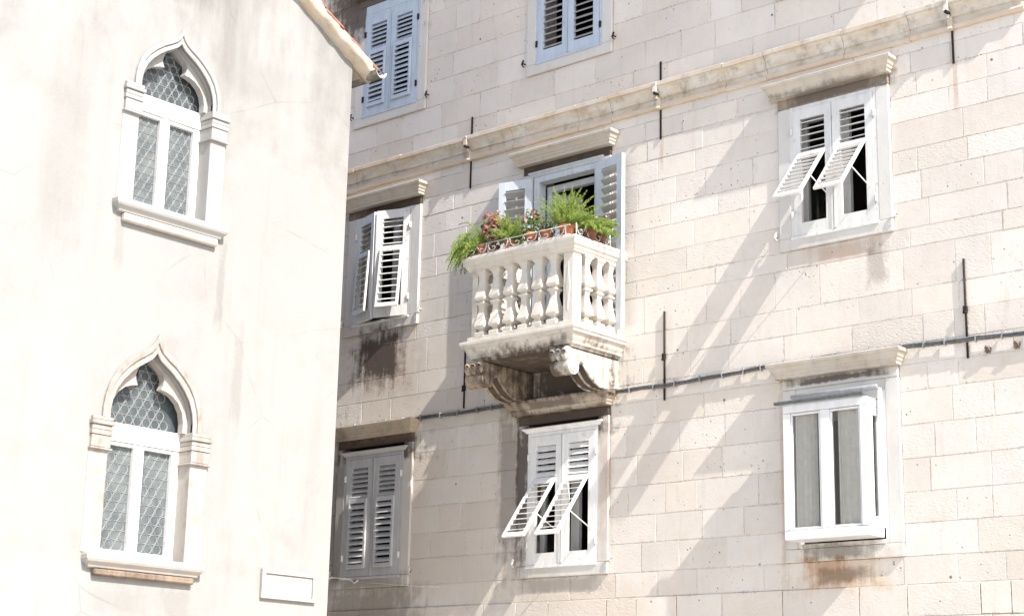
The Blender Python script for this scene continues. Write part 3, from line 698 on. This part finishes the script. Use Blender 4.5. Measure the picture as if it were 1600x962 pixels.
# everything in the balcony was laid out in world x; the balcony itself sits at house-local (-BX)
# corbels: scroll outline in (y, z)
def arc(cy, cz, r, a0, a1, n): return [(cy + r * math.cos(D(a0 + (a1 - a0) * k / n)), cz + r * math.sin(D(a0 + (a1 - a0) * k / n))) for k in range(n + 1)]
out = [(.0, 5.50), (-.80, 5.50), (-.845, 5.49)] + arc(-.80, 5.44, .055, 120, 250, 6) + [(-.79, 5.40)] + arc(-.75, 5.325, .090, 140, 375, 14) + [(-.645, 5.385), (-.615, 5.392), (-.58, 5.37), (-.53, 5.32), (-.47, 5.265), (-.40, 5.218), (-.30, 5.185), (-.15, 5.188), (.0, 5.215)]
for k, (xa, xb) in enumerate(((-12.25, -12.0), (-11.07, -10.83))):
    m = MB(); m.prism(out, xa, xb, 'x')
    # front leaf and scroll eyes
    m.tube([(xa - .008, -.75, 5.325), (xb + .008, -.75, 5.325)], .068, 16); m.tube([(xa - .014, -.75, 5.325), (xb + .014, -.75, 5.325)], .03, 12)
    m.tube([(xa - .006, -.10, 5.30), (xb + .006, -.10, 5.30)], .075, 16); m.tube([(xa - .012, -.10, 5.30), (xb + .012, -.10, 5.30)], .035, 12)
    for q in range(3):
        t = xa + (xb - xa) * (q + .5) / 3
        m.tube([(t, -.78, 5.495), (t, -.825, 5.485), (t, -.852, 5.46), (t, -.855, 5.43), (t, -.838, 5.405), (t, -.805, 5.40)], .036, 10)
    # raised fillets along the underside edges
    und = out[-7:]
    for xx in (xa + .012, xb - .012, (xa + xb) / 2):
        m.tube([(xx, a, b - .004) for a, b in und], .014, 6)
    for (a0, b0), (a1, b1) in zip(und, und[1:]):
        for xq in (xa + .026, (xa + xb) / 2 + .014):
            i = m.add([(xq, a0, b0 - .003), (xq + (xb - xa) / 2 - .04, a0, b0 - .003), (xq + (xb - xa) / 2 - .04, a1, b1 - .003), (xq, a1, b1 - .003)]); m.face((i, i + 1, i + 2, i + 3), 1)
    sub(m, 'corbel', [M['corbel_dark'] if k == 0 else M['balcony'], M['soot_shade']], .0)
# wrought iron planter rail
ir = MB()
def curl(p0, p1, n=3):
    pass
def scroll(o, ux, w, h, flip=1):
    """one panel of ironwork: o = base point, ux = unit direction along the rail"""
    def P(a, b): return Vector(o) + Vector(ux) * a + Vector((0, 0, b))
    for s0 in (1, -1):
        pts = []
        cx_, cz_ = w / 2 + s0 * w * .24, h * .46
        for k in range(22):
            t = k / 21; r_ = .15 + .85 * t; a_ = t * 2 * PI * .95 + (PI * .15)
            pts.append(P(cx_ + s0 * r_ * w * .19 * math.cos(a_), cz_ + r_ * h * .38 * math.sin(a_)))
        pts.append(P(w / 2 + s0 * .47 * w, h * .98))
        ir.tube(pts, .0048, 6)
    ir.tube([P(w * .5 - .02, h * .55), P(w * .5, h * .92), P(w * .5 + .02, h * .55)], .004, 6)
yF = -bd + .03; zR = 6.672
for a, b in ((-12.25, -11.95), (-11.95, -11.645), (-11.645, -11.235), (-11.235, -10.86)):
    scroll((a, yF, zR + .012), (1, 0, 0), b - a, .105)
    for x in (a, b): ir.tube([(x, yF, zR), (x, yF, zR + .12)], .0055, 6)
ir.tube([(-12.27, yF, zR + .014), (-10.80, yF, zR + .014)], .005, 6); ir.tube([(-12.27, yF, zR + .118), (-10.80, yF, zR + .118)], .005, 6)
xS = bx1 - .05
for a, b in ((-.82, -.52), (-.52, -.25)):
    scroll((xS, a, zR + .012), (0, 1, 0), b - a, .125)
    for y in (a, b): ir.tube([(xS, y, zR), (xS, y, zR + .14)], .0055, 6)
ir.tube([(xS, -.84, zR + .014), (xS, -.25, zR + .014)], .005, 6)
sub(ir, 'iron_railing', M['wire_white'], 0)
for ch in bal.children:
    if ch.name.split('.')[0] in ('handrail', 'pier', 'baluster', 'corbel', 'iron_railing'): pass
bal.location = (-BX, 0, 0)

# ------------------------------------------------------------------ potted plants on the rail
def pot(x, y, z, r, h, mat):
    m = MB(); m.lathe([(r * .68, 0), (r * .97, h * .78), (r * .98, h * .80), (r * 1.10, h * .80), (r * 1.12, h), (r * 1.0, h), (r * .96, h * .88), (.01, h * .87)], 24)
    return m
def fern(rn, n, L, spread, droop, lift=1.0, bias=(0, 0), needle=.011):
    m = MB()
    for k in range(n):
        az = rn.uniform(0, 2 * PI); le = L * rn.uniform(.55, 1.1); el = rn.uniform(.25, 1.25) * lift
        d = Vector((math.cos(az) * spread + bias[0], math.sin(az) * spread + bias[1], math.tan(min(1.35, el))))
        d.normalize(); p = Vector((rn.uniform(-.04, .04), rn.uniform(-.04, .04), 0)); pts = [p.copy()]
        seg = 12
        for j in range(seg):
            p = p + d * le / seg; d = (d + Vector((rn.uniform(-.1, .1), rn.uniform(-.1, .1), -droop * (.03 + .05 * j / seg)))).normalized(); pts.append(p.copy())
        m.tube(pts[::3] + [pts[-1]], .0012, 3, 1, False)
        for j in range(2, seg + 1):
            q = pts[j]; t = (pts[j] - pts[j - 1]).normalized(); wd = .034 * (1 - (j / seg) ** 2 * .75)
            for e in range(11):
                ax = Vector((rn.gauss(0, 1), rn.gauss(0, 1), rn.gauss(0, 1))).cross(t)
                if ax.length < 1e-3: continue
                ax.normalize(); b = q - t * rn.uniform(0, le / seg); tip = b + ax * wd * rn.uniform(.5, 1.1) + t * .012
                sd_ = ax.cross(t).normalized() * needle * .26
                i = m.add([b - sd_ * .5, b + sd_ * .5, tip + sd_, tip + t * needle * .7, tip - sd_]); m.face((i, i + 1, i + 2, i + 3, i + 4), 0)
    return m
def leafy(rn, n, R, H, size, petals=0):
    m = MB()
    for k in range(n):
        a = rn.uniform(0, 2 * PI); rr = R * math.sqrt(rn.random()); z = H * rn.random() ** .7
        p = Vector((math.cos(a) * rr, math.sin(a) * rr, z))
        nrm = Vector((math.cos(a) * .7 + rn.gauss(0, .4), math.sin(a) * .7 + rn.gauss(0, .4), .7 + rn.gauss(0, .4))).normalized()
        u = nrm.cross(Vector((rn.gauss(0, 1), rn.gauss(0, 1), rn.gauss(0, 1)))).normalized(); v = nrm.cross(u); s_ = size * rn.uniform(.6, 1.2)
        pet = k < petals
        mi = 1 if pet else (0 if rn.random() < .8 else 2); s_ *= .55 if pet else 1
        if pet: p = Vector((p.x, p.y, H * rn.uniform(.55, 1.08)))
        i = m.add([p - u * s_, p - u * s_ * .5 + v * s_ * .55 + nrm * s_ * .12, p + u * s_ * .4 + v * s_ * .5 + nrm * s_ * .1, p + u * s_, p + u * s_ * .4 - v * s_ * .5 + nrm * s_ * .1, p - u * s_ * .5 - v * s_ * .55 + nrm * s_ * .12])
        m.face((i, i + 1, i + 2, i + 3, i + 4, i + 5), mi)
    for k in range(10):
        a = rn.uniform(0, 2 * PI); m.tube([(0, 0, -.02), (math.cos(a) * R * .5, math.sin(a) * R * .5, H * .6)], .003, 4, 2, False)
    return m
GRP = 'potted plants along the balcony rail'
def potted(x, y, r, h, mat, plant, pmats, label):
    e = tag(empty('potted_plant', (x, y, 6.674)), label, 'potted plant', GRP)
    pot(0, 0, 0, r, h, mat).build('pot', mat, e, recalc=True)
    s = MB(); s.lathe([(.01, 0), (r * .95, 0), (r * .95, .006), (.01, .007)], 16); s.build('soil', M['soil'], e, (0, 0, h * .86))
    plant.build('foliage', pmats, e, (0, 0, h * .88), recalc=False)
rf = random.Random(11)
yP = -.78
potted(-12.10, yP, .065, .125, M['terracotta'], fern(rf, 80, .46, 1.0, 4.2, .8, (-1.1, -.35), .010), [M['fern'], M['fern2']], 'terracotta pot of bright green asparagus fern trailing over the left end of the balcony rail')
potted(-11.97, yP + .04, .06, .12, M['pot_dark'], leafy(rf, 260, .14, .36, .030, 36), [M['redleaf'], M['pink'], M['green']], 'brown pot of red-leaved plant with pale pink flowers behind the trailing fern')
potted(-11.72, yP + .02, .065, .12, M['terracotta'], fern(rf, 66, .34, .75, 1.2, 1.15, (.0, .10), .010), [M['fern'], M['fern2']], 'terracotta pot of soft green fern between the red-leaved plant and the orange flowers')
potted(-11.38, yP - .01, .07, .14, M['terracotta'], leafy(rf, 150, .12, .26, .026, 50), [M['green'], M['petal'], M['fern2']], 'terracotta pot of dark-leaved begonia with orange red flowers')
potted(-11.20, yP + .01, .068, .14, M['terracotta'], leafy(rf, 90, .10, .11, .022, 12), [M['fern2'], M['petal'], M['green']], 'terracotta pot of low yellow green plant right of the orange flowers')
potted(-10.93, yP + .02, .08, .155, M['terracotta'], fern(rf, 92, .41, .85, .9, 1.2, (.05, .10), .010), [M['fern'], M['fern2']], 'large terracotta pot with the tallest bushy fern, at the balcony corner')
potted(-10.78, -.56, .075, .14, M['pot_dark'], fern(rf, 60, .30, 1.0, 2.4, .85, (.35, .25), .010), [M['fern'], M['fern2']], 'dark brown pot of drooping fern on the right side rail of the balcony')
potted(-10.80, -.36, .06, .12, M['pot_dark'], leafy(rf, 70, .09, .22, .024, 18), [M['green'], M['pink'], M['redleaf']], 'small dark pot of pink flowered plant beside the open right shutter')

# ------------------------------------------------------------------ cables
cab = MB(); rc = random.Random(5)
px = [(-19, 5.21), (-15.11, 5.208), (-14.4, 5.212), (-13.76, 5.199), (-12.96, 5.19), (-12.38, 5.197), (-11.6, 5.19), (-10.82, 5.178), (-10.2, 5.168), (-9.64, 5.183), (-8.96, 5.207), (-8.25, 5.215), (-7.41, 5.205), (-6.92, 5.191), (-6.31, 5.177), (-5.2, 5.18)]
for k in range(5):
    pts = []
    for (a, za), (b, zb_) in zip(px, px[1:]):
        n = max(2, int((b - a) / .14))
        for j in range(n):
            t = j / n; x = a + (b - a) * t
            pts.append((x, -.030 - .010 * (k % 2) + rc.uniform(-.002, .002) - (.0), za + (zb_ - za) * t + (k - 2) * .0095 + rc.uniform(-.003, .003) - .008 * abs(math.sin(x * 4.2))))
    cab.tube(pts, .0075 if k in (1, 3) else .005, 6, k % 2)
x = -15.0
while x < -5.4:
    za = next(a[1] + (b[1] - a[1]) * (x - a[0]) / (b[0] - a[0]) for a, b in zip(px, px[1:]) if a[0] <= x <= b[0])
    cab.rbox((x, -.032, za - .003), (.012, .036, .066), ry=rc.uniform(-.25, .25), mi=2); x += rc.uniform(.20, .34)
tag(cab.build('cable', [M['cable'], M['cable_dark'], M['grey_metal']]), 'bundle of grey and black cables clipped along the stone front above the lower windows', 'cable')
cw = MB(); cw.tube([(-15.6, -1.4, 3.47), (-15.15, -.06, 3.42), (-15.0, -.045, 3.425), (-14.86, -.045, 3.405), (-14.72, -.045, 3.385), (-14.66, -.045, 3.345), (-14.60, -.045, 3.375)], .010, 6); cw.tube([(-14.62, -.045, 3.36), (-14.0, -.045, 3.30), (-13.78, -.04, 3.28), (-13.3, -.02, 3.245)], .003, 6)
tag(cw.build('cord', M['cable_white']), 'thin frayed white cord across the foot of the grey shuttered window', 'cord')

# ================================================================== HOUSE A (plastered gable, front on x = -12.5), local x = world y
AX, AY = -12.5, -4.66
cott = tag(empty('plastered_house', (AX, AY, 0), PI / 2), 'sunlit cream plastered gable house with two pointed gothic windows', 'house')
def inA(o, x=0, y=0, z=0):
    o.parent = cott; o.location = (x, y, z); return o
aR, aL = 2.21, -5.3          # local x of the right and left corners
zE, slope = 8.47, .566
ridge_x = (aR + aL) / 2; zTop = zE + slope * (aR - ridge_x)
def gothic(cu_, zs, zsp, k, peak):
    """outlines for one window: centre, sill z, spring z, scale, rise"""
    half_o = [(.545, 0), (.545, .10), (.53, .22), (.49, .35), (.43, .46), (.35, .555), (.26, .635), (.16, .70), (.085, .755), (.035, .82), (0, .90)]
    half_m = [(.50, 0), (.50, .10), (.485, .21), (.445, .33), (.385, .43), (.305, .52), (.22, .595), (.13, .655), (.065, .705), (.025, .755), (0, .81)]
    half_i = [(.455, 0), (.455, .09), (.44, .19), (.40, .30), (.34, .39), (.265, .475), (.185, .545), (.105, .60), (.05, .64), (.02, .675), (0, .71)]
    half_t = [(.405, 0), (.405, .10), (.385, .20), (.335, .285), (.265, .345), (.19, .375), (.13, .385), (.150, .43), (.155, .48), (.14, .53), (.10, .58), (.05, .625), (0, .67)]
    half_b = [(.46, 0), (.46, .1), (.447, .2), (.41, .3), (.355, .385), (.285, .46), (.225, .52), (.16, .57), (.11, .61), (.07, .64), (.04, .67), (.015, .70), (0, .72)]
    sz = peak / .81
    def full(h): 
        pts = [(cu_ + a * k, zsp + b * sz) for a, b in h]
        return [(2 * cu_ - a, b) for a, b in pts] + [q for q in pts[::-1][1:]]   # left spring ... peak ... right spring
    return [full(h) for h in (half_o, half_m, half_i, half_t, half_b)]
GW = [dict(c=-.01, zs=6.28, zsp=7.41, k=.92, peak=.635, ins=.10), dict(c=-.03, zs=3.09, zsp=4.28, k=1.0, peak=.76, ins=.10)]
w = MB(); holes = []
for g in GW:
    O = gothic(g['c'], g['zs'], g['zsp'], g['k'], g['peak']); hole = [(g['c'] - .46 * g['k'], g['zs'] - .02)] + O[2] + [(g['c'] + .46 * g['k'], g['zs'] - .02)]
    holes.append(hole)
w.prism([(aL, 0), (aR, 0), (aR, zE), (ridge_x, zTop), (aL, zE)], 0, .45, 'y', 0, holes)
w.box(aR - .4, aR, .452, 9, 0, zE); w.box(aL, aL + .4, .452, 9, 0, zE); w.box(aL, aR, 9, 9.3, 0, zE)
w.box(aL + .4, aR - .4, 1.6, 1.7, 0, zE, 1)
inA(w.build('wall', [M['plaster'], M['room']]))
for g in GW:
    cu_, zs, zsp, k = g['c'], g['zs'], g['zsp'], g['k']; O = gothic(cu_, zs, zsp, k, g['peak'])
    m = MB(); m.strip(O[0], O[1], -.030, .0); m.strip(O[1], O[2], -.014, .03)
    hw = .455 * k; ow = .655 * k
    for s_ in (-1, 1):
        a, b = sorted((cu_ + s_ * hw, cu_ + s_ * ow)); m.box(a, b, -.010, .20, zs + .002, zsp - .275)
    win = inA(m.build('window', M['gothic'], bevel=.006)); 
    win['label'] = 'upper pointed gothic window' if zs > 5 else 'lower pointed gothic window'
    for s_ in (-1, 1):
        a, b = sorted((cu_ + s_ * (hw - .022), cu_ + s_ * (ow + .005))); q = MB()
        q.box(a + .012, b - .012, -.032, .20, zsp - .272, zsp - .165)
        q.box(a + .004, b - .004, -.040, .20, zsp - .163, zsp - .12); q.box(a + .010, b - .010, -.035, .2, zsp - .118, zsp - .075); q.box(a - .006, b + .006, -.052, .20, zsp - .073, zsp - .035); q.box(a + .006, b - .006, -.040, .20, zsp - .033, zsp)
        q.box(a - .002, b + .002, -.042, .2, zsp - .292, zsp - .274)
        q.build('capital', M['gothic'], win, bevel=.005)
    q = MB(); q.hoodsweep(cu_ - .545, cu_ + .545, [(.02, zs - .125), (.045, zs - .12), (.055, zs - .095), (.085, zs - .07), (.095, zs - .05), (.095, zs - .012), (.085, zs)])
    so = q.build('sill', M['gothic'], win, bevel=.005)
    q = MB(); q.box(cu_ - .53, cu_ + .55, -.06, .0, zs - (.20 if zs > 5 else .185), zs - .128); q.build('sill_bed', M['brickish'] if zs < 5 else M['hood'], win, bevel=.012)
    q = MB(); q.strip(O[4], O[3], .075, .15); q.build('tracery', M['gothic'], win, bevel=.006)
    # timber frame: transom, mullion, stiles
    q = MB(); zt_ = zsp - .16
    q.box(cu_ - hw, cu_ + hw, .145, .22, zt_, zsp + .005)
    for a, b in ((-hw, -hw + .085 * k), (-.055, .055), (hw - .085 * k, hw)): q.box(cu_ + a, cu_ + b, .158, .22, zs, zt_ - .002)
    for a, b in ((-hw + .085 * k, -.055), (.055, hw - .085 * k)): q.box(cu_ + a, cu_ + b, .160, .218, zs, zs + .07); q.box(cu_ + a, cu_ + b, .160, .218, zt_ - .035, zt_ - .003)
    q.box(cu_ - .012, cu_ + .012, .150, .157, zs, zt_)
    q.build('frame', M['white'], win, bevel=.004)
    # leaded roundel panes
    def pane(a, b, c, d, inside=None, gm='bottle'):
        p = MB(); p.box(a, b, .203, .212, c, d); R_ = .049 * k; row = 0; z = c + R_
        while z < d + R_ * .5:
            x = a + R_ * (1.0 if row % 2 == 0 else 0.0) * 1.0
            while x < b + R_ * .6:
                if (inside is None and a + R_ * .3 < x < b - R_ * .3 or inside and inside(x, z)) and z < d - R_ * .3:
                    n = 18
                    for rr, th in ((R_ * .90, .0042),):
                        o_ = [p.add([(x + (rr + dr) * math.cos(2 * PI * j / n), yy, z + (rr + dr) * math.sin(2 * PI * j / n)) for j in range(n)]) for dr, yy in ((-th, .2028), (-th * .3, .197), (th * .4, .197), (th, .2028))]
                        for u in range(3):
                            for j in range(n): p.face((o_[u] + j, o_[u] + (j + 1) % n, o_[u + 1] + (j + 1) % n, o_[u + 1] + j), 1, True)
                x += 2 * R_
            z += R_ * 1.74; row += 1
        p.build('leaded_pane', [M[gm], M['lead']], win)
    pane(cu_ - hw + .085 * k, cu_ - .055, zs + .07, zt_ - .035); pane(cu_ + .055, cu_ + hw - .085 * k, zs + .07, zt_ - .035)
    pane(cu_ - hw, cu_ + hw, zsp + .01, zsp + .70 * g['peak'] / .81, lambda x, z, c=cu_, zz=zsp: abs(x - c) < .40 * (1 - (z - zz) / .75), 'bottle_shaded')

# roof: slab, verge, tiles, gutter
r = MB(); ov = .13
for sgn in (1, -1):
    ex = (aR + .20) if sgn > 0 else (aL - .20); ez = zE - slope * .20
    def pt(x): return zE + slope * ((aR - x) if sgn > 0 else (x - aL))
    r.prism([(ridge_x, zTop + .012), (ex, pt(ex) + .012), (ex, pt(ex) + .10), (ridge_x, zTop + .10)], .0, 9.4, 'y', 0)
rf_ = inA(r.build('roof', M['mortar_white']))
# whitewashed verge with rough outline, running down the right rake
v = MB(); n = 46; rv = random.Random(9); rows = []
for j in range(n + 1):
    t = j / n; x = ridge_x + (aR + .235 - ridge_x) * t; z = zE + slope * (aR - x)
    a = rv.uniform(-.018, .012); b = rv.uniform(-.020, .014); c_ = rv.uniform(-.024, .016)
    rows.append(v.add([(x, -.0 , z + .0 + a), (x, -.10 + b, z + .035 + a), (x, -.125 + b, z + .085 + c_), (x, -.10 + c_, z + .155 + b), (x, .03, z + .18), (x, .03, z + .0)]))
for j in range(n):
    for q in range(6): v.face((rows[j] + q, rows[j] + (q + 1) % 6, rows[j + 1] + (q + 1) % 6, rows[j + 1] + q), 0, True)
v.face([rows[0] + q for q in range(6)]); v.face([rows[-1] + q for q in range(6)])
vo = v.build('verge', M['mortar_white'], rf_, bevel=0)
# canal tiles lapped down the slope: raised rows
t = MB()
ang = math.atan(slope); L = .36
for col in range(5):
    yc = -.02 + col * .21; ns = 12
    for k in range(13):
        s0 = k * .30; x_ = aR + .28 - s0 * math.cos(ang); z_ = zE - slope * .28 + s0 * math.sin(ang) + .158 + .012
        r0, r1 = .095, .078; ring = []
        for (rr, sl, dz) in ((r0, 0, .012), (r1, L, .0)):
            ring.append([Vector((x_ - sl * math.cos(ang), yc + rr * math.cos(PI * j / 8), z_ + sl * math.sin(ang) + dz + rr * math.sin(PI * j / 8) * .8 - .03)) for j in range(9)])
            ring.append([Vector((x_ - sl * math.cos(ang), yc + (rr - .014) * math.cos(PI * j / 8), z_ + sl * math.sin(ang) + dz + (rr - .014) * math.sin(PI * j / 8) * .8 - .03)) for j in range(9)])
        ids = [t.add(q) for q in ring]
        for j in range(8):
            t.face((ids[0] + j, ids[0] + j + 1, ids[2] + j + 1, ids[2] + j), 0, True); t.face((ids[1] + j, ids[3] + j, ids[3] + j + 1, ids[1] + j + 1), 0, True); t.face((ids[0] + j, ids[1] + j, ids[1] + j + 1, ids[0] + j + 1))
t.build('tile_rows', M['tile'], rf_)
gt = MB(); n = 12; gx, gz, R_ = aR + .235, zE - .045, .075; rows = []
for yy in (-.20, 9.3):
    rows.append([gt.add([(gx + rr * math.cos(PI + PI * j / n), yy, gz + rr * math.sin(PI + PI * j / n)) for j in range(n + 1)]) for rr in (R_, R_ - .006)])
for j in range(n):
    gt.face((rows[0][0] + j, rows[0][0] + j + 1, rows[1][0] + j + 1, rows[1][0] + j), 0, True); gt.face((rows[0][1] + j, rows[1][1] + j, rows[1][1] + j + 1, rows[0][1] + j + 1), 1, True)
    gt.face((rows[0][0] + j, rows[0][1] + j, rows[0][1] + j + 1, rows[0][0] + j + 1), 1)
for e in (0, n): gt.face((rows[0][0] + e, rows[0][1] + e, rows[1][1] + e, rows[1][0] + e), 1)
gt.tube([(gx + R_, -.17, gz), (gx + .02, -.17, gz + .01), (gx - R_ * 1.3, -.17, gz + .03)], .008, 6)
inA(gt.build('gutter', [M['zinc'], M['zinc_in']], recalc=False))

pl = MB(); a, b, c, d = -3.32 - AY, -2.63 - AY, 2.852, 3.13
pl.prism([(a, c), (b, c), (b, d), (a, d)], -.035, .0, 'y', 0, [[(a + .045, c + .035), (b - .045, c + .035), (b - .045, d - .045), (a + .045, d - .045)]])
pl.box(a + .046, b - .046, -.018, .0, c + .036, d - .046)
po = pl.build('wall_plaque', M['gothic'], loc=(AX, AY, 0), rot=(0, 0, PI / 2), bevel=.004); tag(po, 'blank white framed stone plaque set in the plastered gable near its corner', 'plaque')
pl = MB(); pl.prism([(-7.2 - AY, 2.1), (-5.76 - AY, 2.1), (-5.76 - AY, 2.64), (-5.80 - AY, 2.685), (-7.2 - AY, 2.70)], -.035, .0, 'y')
po = pl.build('stone_block', M['gothic'], loc=(AX, AY, 0), rot=(0, 0, PI / 2), bevel=.008); tag(po, 'pale stone block with a rounded corner below the lower gothic window', 'stone block')
